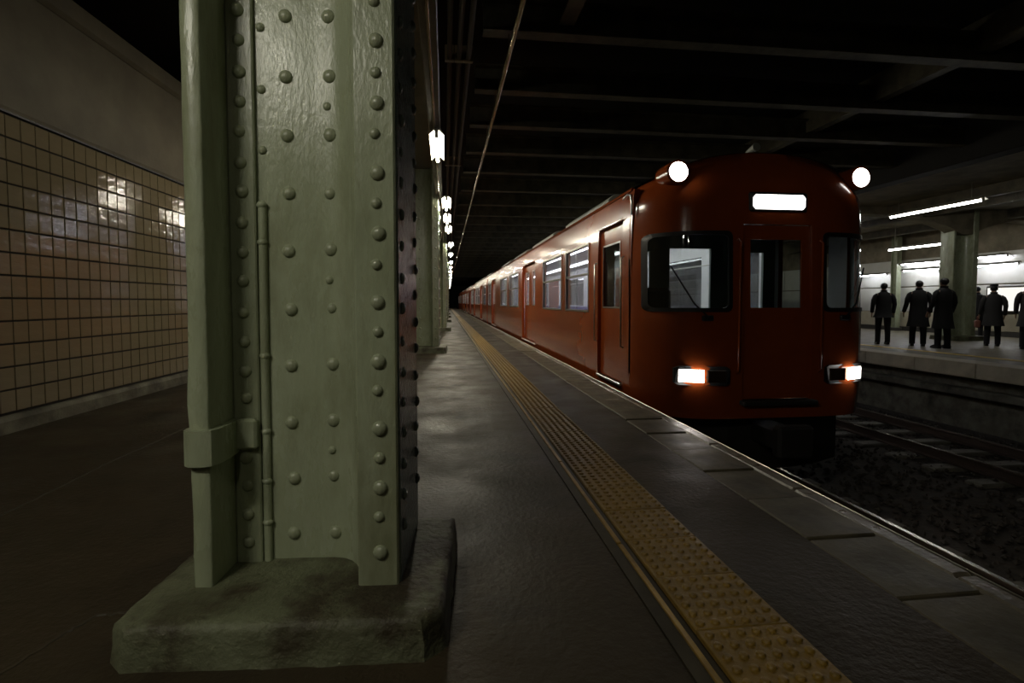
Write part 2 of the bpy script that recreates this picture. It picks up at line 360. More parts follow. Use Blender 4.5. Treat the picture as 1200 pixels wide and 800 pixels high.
# ------------------------------------------------------------------ riveted columns
rivet_me = MB().dome((0, 0, 0), 0.0235, 0.0165, 12, 4, '-y').mesh('rivet', 'green', 80)
rivet_small = MB().dome((0, 0, 0), 0.018, 0.013, 10, 3, '-y').mesh('rivet_small', 'green', 80)
rivet_x = MB().dome((0, 0, 0), 0.022, 0.015, 10, 3, 'x').mesh('rivet_side', 'green_shaded', 80)
rivet_nx = MB().dome((0, 0, 0), 0.022, 0.015, 10, 3, '-x').mesh('rivet_outer', 'green', 80)
ZC = 3.86
def rough_poly_block(poly, h_, seed, amp=0.006):
    """concrete block over a polygon with bevelled top and chipped surface"""
    rnd = random.Random(seed); n = len(poly); cx_ = sum(p[0] for p in poly) / n; cy_ = sum(p[1] for p in poly) / n
    pts = []
    for i in range(n):
        a = poly[i]; c = poly[(i + 1) % n]; L_ = math.hypot(c[0] - a[0], c[1] - a[1]); m_ = max(2, int(L_ / 0.03))
        for j in range(m_): t = j / m_; pts.append((a[0] + (c[0] - a[0]) * t, a[1] + (c[1] - a[1]) * t))
    def ring(z, sc):
        out = []
        for (x, y) in pts:
            dx, dy = x - cx_, y - cy_; L_ = math.hypot(dx, dy); q = 1 - sc / L_
            nz_ = noise.noise(Vector((x * 14 + seed, y * 14, z * 20))) * amp + noise.noise(Vector((x * 45 + seed, y * 45, z * 45))) * amp * 0.6
            out.append((cx_ + dx * q + dx / L_ * nz_, cy_ + dy * q + dy / L_ * nz_, z + (nz_ * 0.6 if z > 0.02 else 0)))
        return out
    b = MB(); b.loft([ring(-0.01, -0.006), ring(0.02, 0), ring(0.05, 0.002), ring(h_ * 0.72, 0.006), ring(h_ * 0.88, 0.010), ring(h_ * 0.95, 0.020), ring(h_ * 0.985, 0.034), ring(h_, 0.055), ring(h_ + 0.002, 0.14)])
    return b
def make_column(loc, rz, label, detail=2, group=None):
    root = thing('riveted_column', label, 'column', loc, rz, group)
    H = 0.13
    poly = [(-0.43, -0.40), (0.43, -0.40), (0.49, -0.33), (0.49, 0.36), (-0.49, 0.36), (-0.49, -0.35)]
    rough_poly_block(poly, H, 3).build('base_block', 'base', root, 40)
    z0 = H - 0.02
    MB().bbox(-0.30, 0.315, 0.0, 0.024, z0, ZC, 0.004).build('web', 'green', root)
    # left flange with uneven painted edge
    b = MB(); rings = []
    nz_n = 60 if detail == 2 else 2
    for k in range(nz_n + 1):
        z = z0 + (ZC - z0) * k / nz_n
        j = (lambda s: noise.noise(Vector((s, z * 7, 2.0))) * 0.0035) if detail == 2 else (lambda s: 0)
        bulge = 0.009 * math.exp(-((z - 0.74) / 0.10) ** 2) if detail == 2 else 0
        fy = -0.19
        rings.append([(-0.335 - bulge + j(1), fy + 0.006, z), (-0.329 - bulge, fy + j(2), z), (-0.281 + j(6) * .6, fy + j(3), z), (-0.275, fy + 0.006 + j(4), z), (-0.275, 0.27, z), (-0.335, 0.27, z)])
    b.loft(rings).build('flange', 'green', root, 50)
    MB().bbox(0.310, 0.333, -0.188, 0.27, z0, ZC, 0.004).build('flange', 'green_shaded', root)
    # angle legs
    MB().bbox(-0.275, -0.185, -0.020, 0.001, z0, ZC, 0.005).build('angle_iron', 'green', root)
    MB().bbox(0.196, 0.328, -0.205, -0.180, z0, ZC, 0.006).build('angle_iron', 'green', root)
    MB().bbox(0.2, 0.333, 0.255, 0.28, z0, ZC, 0.005).build('angle_iron', 'green_shaded', root)
    MB().bbox(-0.335, -0.2, 0.255, 0.28, z0, ZC, 0.005).build('angle_iron', 'green', root)
    # curved inner plate between web and the right angle
    pts = [(0.02, -0.001), (0.07, -0.004), (0.105, -0.012), (0.135, -0.030), (0.160, -0.062), (0.178, -0.105), (0.19, -0.15), (0.198, -0.185)]
    back = [(0.21, -0.185), (0.205, -0.14), (0.195, -0.095), (0.176, -0.05), (0.15, -0.016), (0.11, 0.002), (0.07, 0.004), (0.02, 0.004)]
    MB().prism(pts + back, z0, ZC).build('curved_plate', 'green', root, 40)
    if detail < 2:
        b = MB()
        for k in range(int((ZC - 0.3) / 0.21)):
            z = 0.3 + k * 0.21
            b.dome((-0.23, -0.02, z), 0.022, 0.015, 6, 2, '-y').dome((0.27, -0.205, z), 0.022, 0.015, 6, 2, '-y').dome((0.333, -0.13, z), 0.022, 0.015, 6, 2, 'x').dome((0.333, 0.2, z), 0.022, 0.015, 6, 2, 'x').dome((-0.075, 0, z), 0.022, 0.015, 6, 2, '-y')
        tag(b.build('rivets', 'green', root, 80), kind='stuff')
        return root
    rnd = random.Random(11)
    def rv(me, x, y, z, s=1.0):
        return link('rivet', me, root, (x + rnd.uniform(-.003, .003), y, z + rnd.uniform(-.004, .004)), (0, 0, 0), (s, s, s))
    z = 0.20; k = 0
    while z < 3.0:                                  # angle leg on the web
        rv(rivet_me, -0.232, -0.020, z, rnd.uniform(0.86, 1.0)); z += 0.1035; k += 1
    z = 0.225; k = 0
    while z < 3.0:                                  # web, main row
        rv(rivet_me, -0.078, 0.0, z, 1.0)
        if k % 1 == 0: rv(rivet_me, 0.070, -0.002, z + 0.004, rnd.choice([0.8, 0.9, 1.05]))
        if k % 3 == 1: rv(rivet_small, 0.060, -0.003, z + 0.10, 0.85)
        z += 0.203; k += 1
    z = 0.245; k = 0
    while z < 3.0:                                  # right angle, alternating sizes
        rv(rivet_me if k % 2 == 0 else rivet_small, 0.272 - (0.004 if k % 2 else 0), -0.205, z, rnd.uniform(1.0, 1.08)); z += 0.097 if k % 4 else 0.118; k += 1
    z = 0.3; k = 0
    while z < 3.0:                                  # track-side face
        rv(rivet_x, 0.333, -0.12, z, rnd.uniform(.8, 1)); rv(rivet_x, 0.333, 0.21, z + 0.05, 1.0); z += 0.105
    z = 0.215
    while z < 3.0:                                  # outer face of left flange
        rv(rivet_nx, -0.335, -0.14, z, 1.0); z += 0.345
    z = 0.33
    while z < 3.0:                                  # hidden-corner rivets beside the conduit
        if not 0.2 < z < 1.45: rv(rivet_small, -0.165, 0.0, z, 0.9)
        z += 0.21
    # conduit in the corner
    MB().tube([(-0.168, -0.006, z0), (-0.168, -0.006, 0.9), (-0.166, -0.006, 1.40)], 0.015, 12).build('conduit', 'green', root, 60)
    for z in (0.27, 0.42, 0.60, 0.87, 1.27, 1.40):
        MB().bbox(-0.185, -0.149, -0.026, 0.004, z - 0.016, z + 0.016, 0.012).build('conduit_clip', 'green', root, 50)
    # clamp band round the left flange
    prof = [(-0.352, -0.14), (-0.356, -0.17), (-0.35, -0.198), (-0.33, -0.214), (-0.29, -0.216), (-0.262, -0.203), (-0.248, -0.175), (-0.246, -0.12), (-0.25, -0.05), (-0.256, -0.02), (-0.276, -0.02), (-0.276, -0.19), (-0.334, -0.19), (-0.336, -0.14)]
    MB().prism(prof, 0.535, 0.65).build('clamp_band', 'green', root, 35)
    MB().bbox(-0.258, -0.186, -0.052, -0.02, 0.545, 0.652, 0.008).build('clamp_plate', 'green', root)
    return root
make_column((-0.47, 1.965, 0), math.radians(-4.0), 'large green riveted steel column in the foreground on a chipped concrete base', 2)
far_cols = [((-0.46, 11.42), 'second green riveted column, just behind the foreground column'),
            ((-0.28, 19.8), 'third green riveted column along the platform, small and pale'),
            ((-0.17, 28.5), 'fourth green riveted column along the platform'),
            ((-0.10, 37.2), 'fifth green riveted column, far along the platform'),
            ((-0.04, 46.0), 'most distant green riveted column at the far end of the platform')]
for (p, lb) in far_cols:
    make_column((p[0], p[1], 0), math.radians(-2.0), lb, 1, 'columns along the platform')

# ------------------------------------------------------------------ overhead raceway, conduits, fixtures
rc = thing('lighting_raceway', 'brown steel lighting raceway hung along the column line', 'raceway')
MB().bbox(-0.20, -0.05, 0.5, 60, 3.30, 3.40, 0.01).build('trunking', 'raceway', rc)
MB().tube([(-0.125, 0.5, 3.285), (-0.125, 60, 3.285)], 0.017, 8).build('conduit', 'pipe', rc, 60)
for y in range(1, 60, 3): MB().box(-0.135, -0.115, y, y + 0.02, 3.4, 3.87).build('hanger', 'raceway', rc)
oc = thing('overhead_conduit', 'long bright metal conduit hung under the ceiling above the platform', 'conduit')
MB().tube([(0.665, -2, 3.60), (0.665, 60, 3.60)], 0.026, 10).build('pipe', 'pipe', oc, 60)
for y in ybs[3:30]: MB().tube([(0.665, y, 3.60), (0.665, y, 3.83)], 0.006, 6).build('hanger', 'pipe', oc)
for x, lb in ((0.06, 'conduit nearest the columns of the three side by side under the ceiling'), (0.165, 'middle conduit of the three side by side under the ceiling'), (0.265, 'conduit nearest the tracks of the three side by side under the ceiling')):
    c = thing('ceiling_conduit', lb, 'conduit', group='three ceiling conduits')
    MB().tube([(x, -2, 3.72), (x, 60, 3.72)], 0.027, 8).build('pipe', 'pipe_dark', c, 60)
    for y in (5.95, 10.4, 14.9, 19.4): MB().bbox(x - 0.05, x + 0.05, y - 0.03, y + 0.03, 3.69, 3.86, 0.005).build('clamp', 'raceway', c)

tube_me = {}
def fixture(loc, length, tm, label, group, rz=0.0, tubes=1, hang=0.0):
    t = thing('fluorescent_light', label, 'light', loc, rz, group)
    key = (length, tm, tubes)
    if key not in tube_me:
        hw = 0.098 if tm == 'tube_near' else 0.12  # wide reflector wings, added to hold the tube's light off the ceiling
        tube_me[key] = (MB().extrude_y([(-hw, 0.012), (-0.05, 0.085), (0.05, 0.085), (hw, 0.012), (hw - 0.008, 0.012), (0.04, 0.06), (-0.04, 0.06), (0.008 - hw, 0.012)], -length / 2 - 0.03, length / 2 + 0.03).mesh('housing', 'fixture'),
                        MB().tube([(0, -length / 2, 0), (0, length / 2, 0)], 0.026 if tm == 'tube_far' else 0.018, 8, False).mesh('tube', tm, 60),  # far tubes drawn thicker, their glow put into the shape
                        MB().bbox(-0.022, 0.022, -0.022, 0.022, -0.025, 0.06, 0.005).mesh('lamp_holder', 'fixture'))
    h_, tu, ho = tube_me[key]
    link('housing', h_, t)
    for i in range(tubes): link('tube', tu, t, ((i - (tubes - 1) / 2) * 0.07, 0, 0))
    for s_ in (-1, 1): link('lamp_holder', ho, t, (0, s_ * (length / 2 + 0.012), 0))
    if hang < 0:
        for s_ in (-1, 1): MB().bbox(-0.03, -hang - 0.056, s_ * length * 0.3 - 0.02, s_ * length * 0.3 + 0.02, 0.07, 0.10, 0.004).build('wall_bracket', 'fixture', t)
    if hang > 0:
        for s_ in (-1, 1): MB().tube([(0, s_ * length * 0.4, 0.08), (0, s_ * length * 0.4, 0.08 + hang)], 0.008, 6).build('hanger_rod', 'fixture', t)
    return t
for i, (x, y) in enumerate([(-0.10, 7.5), (0.035, 11.7), (0.06, 13.8), (0.10, 15.8), (0.21, 20.0), (0.25, 24.2), (0.315, 28.8), (0.34, 33), (0.39, 37.4), (0.42, 42), (0.47, 47), (0.5, 53), (0.55, 60), (0.6, 68), (0.65, 78)]):
    fixture((x, y, 3.17), 1.2, 'tube_near', ['nearest lit fluorescent tube under the raceway by the second column', 'lit fluorescent tube over the second column', 'lit fluorescent tube just past the second column', 'lit fluorescent tube midway between second and third columns', 'lit fluorescent tube over the third column', 'lit fluorescent tube just past the third column'][i] if i < 6 else 'small distant fluorescent tube far along the platform', 'fluorescent tubes over the platform')
for (x, y, rz) in ((-2.05, -0.6, PI / 2),):
    fixture((x, y, 3.1), 1.2, 'tube_passage', 'lit fluorescent tube over the passage behind the viewer', 'passage tubes', rz, 1, 1.2)
fixture((-0.6, -1.6, 3.1), 0.28, 'tube_near', 'short lit fluorescent tube over the column line behind the viewer', 'passage tubes', 0, 1, 0.68)

# ------------------------------------------------------------------ tracks
TC1, TC2, RZ = 3.58, 7.5, -1.02
bed = struct(MB().box(1.9, 9.3, -9, 110, -1.7, -1.22).build('track_bed', 'ballast')); tag(bed, 'dark gravel track bed between the two platforms')
b = MB(); rnd = random.Random(5)
octa = [(1, 0, 0), (-1, 0, 0), (0, 1, 0), (0, -1, 0), (0, 0, 1), (0, 0, -1)]
of = [(0, 2, 4), (2, 1, 4), (1, 3, 4), (3, 0, 4), (2, 0, 5), (1, 2, 5), (3, 1, 5), (0, 3, 5)]
for i in range(11000):
    y = 1.0 + 15.0 * rnd.random() ** 1.6; x = rnd.uniform(2.0, 9.05); r = rnd.uniform(0.02, 0.042)
    z = -1.215 + rnd.uniform(0, 0.03) + 0.03 * noise.noise(Vector((x, y, 0)))
    ca, sa = math.cos(rnd.random() * 6.3), math.sin(rnd.random() * 6.3)
    vs = []
    for q in octa:
        s_ = r * rnd.uniform(0.7, 1.2); vs.append((x + s_ * (q[0] * ca - q[1] * sa), y + s_ * (q[0] * sa + q[1] * ca), z + s_ * 0.8 * q[2]))
    b.add(vs, of)
tag(b.build('ballast_stones', 'stone', bed), 'loose dark ballast stones covering the track bed', kind='stuff')
sl_me = MB().loft([[(-1.0, -0.12, -1.24), (1.0, -0.12, -1.24), (1.0, 0.12, -1.24), (-1.0, 0.12, -1.24)], [(-1.0, -0.11, -1.185), (1.0, -0.11, -1.185), (1.0, 0.11, -1.185), (-1.0, 0.11, -1.185)], [(-0.98, -0.09, -1.165), (0.98, -0.09, -1.165), (0.98, 0.09, -1.165), (-0.98, 0.09, -1.165)]]).mesh('sleeper', 'sleeper')
for (cx_, lb, g, y0) in ((TC1, 'pale concrete sleeper under the near track in front of the train', 'near track sleepers', 1.65), (TC2, 'pale concrete sleeper under the empty track by the opposite platform', 'far track sleepers', 2.0)):
    y = y0
    while y < 17:
        tag(link('sleeper', sl_me, None, (cx_, y, rnd.uniform(-.012, -.002))), lb, 'sleeper', g); y += 0.62
rp = [(-0.062, 0), (0.062, 0), (0.062, 0.012), (0.009, 0.028), (0.009, 0.105), (0.031, 0.115), (0.031, 0.140), (0.026, 0.145), (-0.026, 0.145), (-0.031, 0.140), (-0.031, 0.115), (-0.009, 0.105), (-0.009, 0.028), (-0.062, 0.012)]
for cx_, s_, lb in ((TC1, -1, 'rail of the near track closest to the platform'), (TC1, 1, 'rail of the near track on its far side'), (TC2, -1, 'nearer rail of the empty track'), (TC2, 1, 'rail of the empty track closest to the opposite platform')):
    x = cx_ + s_ * 0.567
    r = thing('rail', lb, 'rail', (x, 0, 0), 0, 'track rails')
    MB().extrude_y([(a, c - 1.165) for a, c in rp], -3, 100).build('rail_body', 'rail', r)
    MB().bbox(-0.022, 0.022, -3, 100, -1.021, -1.0185, 0.001).build('rail_running_surface', 'railtop', r)

# ------------------------------------------------------------------ train
def wall_grid(us, zs, holes, pos, th, mi_out=0, mi_in=1):
    """panel with real openings: outer skin, inner skin and reveals. pos(u, z, depth) -> xyz"""
    b = MB(); nu, nz_ = len(us), len(zs)
    for d in (0.0, th):
        for j in range(nz_):
            for i in range(nu): b.v.append(tuple(pos(us[i], zs[j], d)))
    O = nu * nz_
    def hole(i, j):
        if i < 0 or j < 0 or i >= nu - 1 or j >= nz_ - 1: return True
        u = (us[i] + us[i + 1]) / 2; z = (zs[j] + zs[j + 1]) / 2
        return any(h[0] < u < h[1] and h[2] < z < h[3] for h in holes)
    ix = lambda i, j: j * nu + i
    def add(f, m): b.f.append(f); b.mi.append(m)
    for j in range(nz_ - 1):
        for i in range(nu - 1):
            if hole(i, j): continue
            a, c, d, e = ix(i, j), ix(i + 1, j), ix(i + 1, j + 1), ix(i, j + 1)
            add((a, c, d, e), mi_out); add((a + O, e + O, d + O, c + O), mi_in)
            for (di, dj, p, q) in ((-1, 0, a, e), (1, 0, c, d), (0, -1, a, c), (0, 1, e, d)):
                if hole(i + di, j + dj): add((p, q, q + O, p + O), mi_out)
    return b
def cuts(lo, hi, vals, step):
    v = sorted(set([round(x, 4) for x in vals if lo - 1e-6 <= x <= hi + 1e-6] + [lo, hi])); out = [v[0]]
    for a in v[1:]:
        n = max(1, int(math.ceil((a - out[-1]) / step))); o = out[-1]
        for k in range(1, n + 1): out.append(o + (a - o) * k / n)
    return out
HW = 1.42
def xprof(z):
    if z < 0.2: return HW - 0.03 * ((0.2 - z) / 0.3) ** 2
    if z > 1.6: return HW - 0.035 * ((z - 1.6) / 0.78) ** 2
    return HW
def rooftop(dx): return 2.38 + 0.36 * (1 - (abs(dx) / HW) ** 2.2)
def nose(dx, z):
    y = 0.67 * (abs(dx) / HW) ** 6 + max(0, z - 0.9) * 0.035
    if z > 2.15: y += 0.30 * ((z - 2.15) / 0.5) ** 2
    return y
WZ0, WZ1 = 0.94, 1.93
def frame_loop(y0, y1, z0, z1, wd, x_out, x_in):
    """flat rectangular ring facing -x"""
    b = MB(); o = [(y0 - wd, z0 - wd), (y1 + wd, z0 - wd), (y1 + wd, z1 + wd), (y0 - wd, z1 + wd)]; i_ = [(y0, z0), (y1, z0), (y1, z1), (y0, z1)]
    vs = [(x_out, *p) for p in o] + [(x_out, *p) for p in i_] + [(x_in, *p) for p in o] + [(x_in, *p) for p in i_]
    fs = []
    for k in range(4):
        n = (k + 1) % 4
        fs += [(k, n, 4 + n, 4 + k), (k, 8 + k, 8 + n, n), (4 + k, 4 + n, 12 + n, 12 + k), (8 + k, 12 + k, 12 + n, 8 + n)]
    return b.add(vs, fs)
def make_car(label, y0, y1, doors, wins, front=False, cabdoor=None):
    """y0, y1, doors and windows in world Y"""
    root = thing('train_car', label, 'train car', (3.58, y0, 0), 0, 'cars of the orange train')
    ya = 0.67 if front else 0.0; L_ = y1 - y0
    D = [(a - y0, c - y0) for a, c in doors]; W = [(a - y0, c - y0) for a, c in wins]
    holes = [(a, c, 0.05, 2.06) for a, c in D] + [(a, c, WZ0, WZ1) for a, c in W]
    if cabdoor: CD = (cabdoor[0] - y0, cabdoor[1] - y0); holes.append((CD[0], CD[1], 0.05, 2.06))
    us = cuts(ya, L_, [x for h in holes for x in h[:2]], 3.0); zs = cuts(-0.16, 2.38, [0.05, WZ0, WZ1, 2.06, 0.2, 1.6], 0.4)
    for s_ in (-1, 1):
        b = wall_grid(us, zs, holes, lambda u, z, d: (s_ * (xprof(z) - d), u, z), 0.07)
        b.build('side_wall', ['red', 'cream'], root)
    # roof
    dxs = [-HW + 0.035 + (2 * HW - 0.07) * k / 20 for k in range(21)]
    fr = [[(dx, nose(dx, 2.6) if front else 0.0, rooftop(dx)) for dx in dxs]]
    fr += [[(dx, yy, rooftop(dx)) for dx in dxs] for yy in (1.2 if front else 0.4, L_)]
    rf = MB().loft(fr, False, False).build('roof', 'roof', root, 60)
    for s_ in (-1, 1): MB().tube([(s_ * (HW - 0.03), ya + (0.05 if front else 0), 2.385), (s_ * (HW - 0.03), L_, 2.385)], 0.020, 6).build('gutter', 'red', root, 60)
    # ventilators
    yv = 2.6 if front else 1.5
    while yv < L_ - 3:
        b = MB(); b.extrude_y([(-1.10, 2.50), (-0.72, 2.60), (-0.76, 2.68), (-0.86, 2.72), (-1.00, 2.71), (-1.09, 2.63)], yv, yv + 2.9)
        b.build('roof_ventilator', 'vent', root); yv += 4.2
    for (a, c) in ((0.28, 0.30),):
        MB().bbox(-0.55, 0.55, L_ * a, L_ * c + 2.2, 2.68, 2.92, 0.06).build('air_conditioner', 'vent', root)
    # saloon
    ys_ = 2.15 if front else 0.05
    MB().box(-1.36, 1.36, 0.75 if front else 0, L_, -0.06, 0.045).build('saloon_floor', 'sfloor', root)
    MB().box(-1.34, 1.34, 0.75 if front else 0.02, L_, 2.26, 2.30).build('saloon_ceiling', 'cream', root)
    for s_ in (-1, 1): MB().bbox(s_ * 0.55 - 0.06, s_ * 0.55 + 0.06, ys_ + 0.3, L_ - 0.4, 2.215, 2.255, 0.01).build('ceiling_light', 'saloonlight', root)
    MB().box(-1.34, 1.34, L_ - 0.06, L_, 0.0, 2.3).build('end_wall', 'cream', root)
    if not front: MB().box(-1.40, 1.40, 0.0, 0.05, -0.1, 2.38).build('end_wall', 'red', root)
    edges = sorted([x for d in D for x in d]); spans = []; p = ys_ + 0.2
    for d in D: spans.append((p, d[0] - 0.15)); p = d[1] + 0.15
    spans.append((p, L_ - 0.2))
    for (a, c) in spans:
        if c - a < 0.8: continue
        for s_ in (-1, 1):
            b = MB().extrude_y([(s_ * 1.32, 0.18), (s_ * 0.86, 0.18), (s_ * 0.83, 0.44), (s_ * 1.20, 0.42), (s_ * 1.27, 0.90), (s_ * 1.33, 0.90)], a, c)
            b.build('bench_seat', 'seat', root)
            MB().tube([(s_ * 1.05, a, 1.72), (s_ * 1.05, c, 1.72)], 0.014, 6).build('luggage_rail', 'alu', root)
    # windows of the platform side, then simple panes on the other side
    for (a, c) in W:
        wf = frame_loop(a, c, WZ0, WZ1, 0.028, -HW - 0.012, -HW + 0.035).build('window', 'alu', root)
        MB().box(-HW + 0.020, -HW + 0.026, a, c, WZ0, WZ1).build('pane', 'pane', wf)
        MB().bbox(-HW - 0.004, -HW + 0.03, a, c, 1.475, 1.51, 0.004).build('sash_bar', 'alu', wf)
        MB().box(HW - 0.026, HW - 0.020, a, c, WZ0, WZ1).build('pane', 'pane', root)
    for (a, c) in D:
        m_ = (a + c) / 2
        for (p, q) in ((a, m_ - 0.006), (m_ + 0.006, c)):
            wd = (q - p); h_ = [(p + wd * 0.26, q - wd * 0.26, 1.0, 1.85)]
            b = wall_grid(cuts(p, q, h_[0][:2], 5), cuts(0.05, 2.06, h_[0][2:], 5), h_, lambda u, z, d: (-HW + 0.075 + d, u, z), 0.03)
            dl = b.build('door_leaf', ['red', 'cream'], root)
            MB().box(-HW + 0.088, -HW + 0.094, h_[0][0], h_[0][1], 1.0, 1.85).build('pane', 'pane', dl)
            frame_loop(h_[0][0], h_[0][1], 1.0, 1.85, 0.02, -HW + 0.068, -HW + 0.08).build('pane_frame', 'alu', dl)
        MB().box(HW - 0.09, HW - 0.06, a, c, 0.05, 2.06).build('door_leaf', 'red', root)
        MB().bbox(-HW - 0.015, -HW + 0.07, a, c, 0.02, 0.05, 0.006).build('door_sill', 'alu', root)
        MB().bbox(-HW - 0.012, -HW + 0.0, a - 0.02, c + 0.02, 2.06, 2.085, 0.004).build('drip_rail', 'red', root)
    # underframe
    MB().box(-1.25, 1.25, 0.9 if front else 0.1, L_ - 0.2, -0.42, -0.1).build('underframe', 'under', root)
    for yb in (2.6 if front else 3.0, L_ - 3.4):
        bg = MB().bbox(-1.02, 1.02, yb - 1.3, yb + 1.3, -0.72, -0.50, 0.03).build('bogie', 'under', root)
        for yy in (yb - 0.95, yb + 0.95):
            for s_ in (-1, 1):
                MB().tube([(s_ * 0.53, yy, -0.588), (s_ * 0.62, yy, -0.588)], 0.43, 20).build('wheel', 'under', bg, 40)
            MB().tube([(-0.9, yy, -0.588), (0.9, yy, -0.588)], 0.07, 10).build('axle', 'under', bg, 40)
    if not front: return root
    # ---------------- cab front
    fh = [(-1.33, -0.55, 0.98, 1.80), (0.55, 1.33, 0.98, 1.80), (-0.40, 0.40, 0.0, 1.90)]
    us = cuts(-HW, HW, [-1.33, -0.55, 0.55, 1.33, -0.40, 0.40], 0.09); zs = cuts(-0.20, 2.62, [0.98, 1.80, 0.0, 1.90, 2.15], 0.12)
    def fpos(u, z, d):
        zz = z; xx = u * (xprof(min(z, 2.38)) / HW)
        if z > 2.15: zz = 2.15 + (z - 2.15) * (rooftop(u) - 2.15) / (2.62 - 2.15)
        return (xx, nose(u, z) + d, zz)
    wall_grid(us, zs, fh, fpos, 0.06, 0, 1).build('front_panel', ['red', 'cabgrey'], root, 50)
    # windscreens with rubber gaskets
    for s_ in (-1, 1):
        a, c = (-1.33, -0.55) if s_ < 0 else (0.55, 1.33)
        path = []; n = 14; r_ = 0.06
        for (cu, cz, t0) in ((c - r_, 1.80 - r_, 0), (a + r_, 1.80 - r_, 90), (a + r_, 0.98 + r_, 180), (c - r_, 0.98 + r_, 270)):
            for k in range(5): t = math.radians(t0 + 22.5 * k); path.append((cu + r_ * math.cos(t), cz + r_ * math.sin(t)))
        fine = []
        for k in range(len(path)):
            p, q = path[k], path[(k + 1) % len(path)]; m_ = max(1, int(math.hypot(p[0] - q[0], p[1] - q[1]) / 0.08))
            for j in range(m_): t = j / m_; fine.append((p[0] + (q[0] - p[0]) * t, p[1] + (q[1] - p[1]) * t))
        ctr = ((a + c) / 2, 1.39)
        outer = [fpos(ctr[0] + (u - ctr[0]) * 1.06, ctr[1] + (z - ctr[1]) * 1.06, -0.010) for u, z in fine]
        inner = [fpos(ctr[0] + (u - ctr[0]) * 0.955, ctr[1] + (z - ctr[1]) * 0.955, -0.010) for u, z in fine]
        ob = [fpos(ctr[0] + (u - ctr[0]) * 1.06, ctr[1] + (z - ctr[1]) * 1.06, 0.012) for u, z in fine]
        ib = [fpos(ctr[0] + (u - ctr[0]) * 0.955, ctr[1] + (z - ctr[1]) * 0.955, 0.03) for u, z in fine]
        ws = MB().loft([ob, outer, inner, ib], False).build('windscreen', 'black', root, 60)
        gu = cuts(a, c, [], 0.08); b = MB()
        for z in (0.98, 1.80): b.v += [fpos(u, z, 0.012) for u in gu]
        ng = len(gu); b.f = [(i, i + 1, ng + i + 1, ng + i) for i in range(ng - 1)]; b.mi = [0] * len(b.f)
        b.build('windscreen_glass', 'wind', ws, 60)
        MB().tube([fpos(s_ * 0.80, 0.90, -0.03), fpos(s_ * 0.95, 1.05, -0.035), fpos(s_ * 1.15, 1.45, -0.035)], 0.009, 6).build('wiper', 'black', ws)
        MB().bbox(s_ * 0.8 - 0.06, s_ * 0.8 + 0.06, nose(0.8, 0.9) - 0.03, nose(0.8, 0.9) + 0.02, 0.86, 0.92, 0.01).build('wiper_motor', 'black', ws)
        # roof-corner lamp pod
        yl = nose(1.08, 2.38) - 0.03
        lp = MB().tube([(s_ * 1.08, yl - 0.05, 2.465), (s_ * 1.08, yl - 0.04, 2.465), (s_ * 1.08, yl + 0.30, 2.48)], [0.115, 0.13, 0.12], 20).build('roof_headlamp', 'red', root, 50)
        MB().tube([(s_ * 1.08, yl - 0.060, 2.465), (s_ * 1.08, yl - 0.049, 2.465)], [0.085, 0.108], 20).build('lamp_lens', 'lampglass', lp, 50)
        # lower lamp housing
        yh = nose(1.0, 0.28) - 0.01
        pr = [(0.56, 0.19), (0.60, 0.165), (1.08, 0.165), (1.12, 0.19), (1.12, 0.345), (1.08, 0.37), (0.60, 0.37), (0.56, 0.345)]
        lh = MB().loft([[(s_ * x, nose(x, 0.3) + 0.02, z) for x, z in pr], [(s_ * x, nose(x, 0.3) - 0.035, z) for x, z in pr]]).build('lamp_housing', 'black', root)
        MB().loft([[(s_ * x, nose(x, .3) - 0.034, z) for x, z in ((0.84, 0.20), (1.08, 0.20), (1.08, 0.335), (0.84, 0.335))], [(s_ * x, nose(x, .3) - 0.045, z) for x, z in ((0.85, 0.21), (1.07, 0.21), (1.07, 0.325), (0.85, 0.325))]]).build('headlamp_lens', 'lampglass', lh)
        MB().loft([[(s_ * x, nose(x, .3) - 0.034, z) for x, z in ((0.60, 0.20), (0.81, 0.20), (0.81, 0.335), (0.60, 0.335))], [(s_ * x, nose(x, .3) - 0.045, z) for x, z in ((0.61, 0.21), (0.80, 0.21), (0.80, 0.325), (0.61, 0.325))]]).build('tail_lens', 'taillens', lh)
        # cab handrails
        MB().tube([(s_ * 0.475, -0.01, 0.30), (s_ * 0.475, -0.05, 0.33), (s_ * 0.475, -0.045, 1.70), (s_ * 0.475, 0.0, 1.73)], 0.012, 8).build('handrail', 'red', root, 60)
    # gangway door
    dh = [(-0.30, 0.30, 1.0, 1.74)]
    dr_ = wall_grid(cuts(-0.395, 0.395, [-0.30, 0.30], 1), cuts(0.005, 1.895, [1.0, 1.74], 1), dh, lambda u, z, d: (u, 0.035 + max(0, z - 0.9) * 0.035 + d, z), 0.03).build('front_door', ['red', 'cabgrey'], root)
    MB().add([(-0.30, 0.055, 1.0), (0.30, 0.055, 1.0), (0.30, 0.08, 1.74), (-0.30, 0.08, 1.74)], [(0, 1, 2, 3)]).build('pane', 'wind', dr_)
    MB().bbox(-0.43, 0.43, -0.10, 0.05, -0.05, 0.0, 0.01).build('door_step', 'under', root)
    # destination sign
    sg = MB().bbox(-0.34, 0.34, nose(0, 2.14) - 0.02, nose(0, 2.14) + 0.05, 2.03, 2.245, 0.02).build('destination_sign', 'black', root)
    ys = nose(0, 2.14) - 0.024
    MB().loft([[(x, yy, z) for x, z in ((-0.30, 2.09), (-0.27, 2.06), (0.27, 2.06), (0.30, 2.09), (0.30, 2.185), (0.27, 2.215), (-0.27, 2.215), (-0.30, 2.185))] for yy in (ys + 0.006, ys - 0.003)]).build('sign_panel', 'sign_lit', sg)
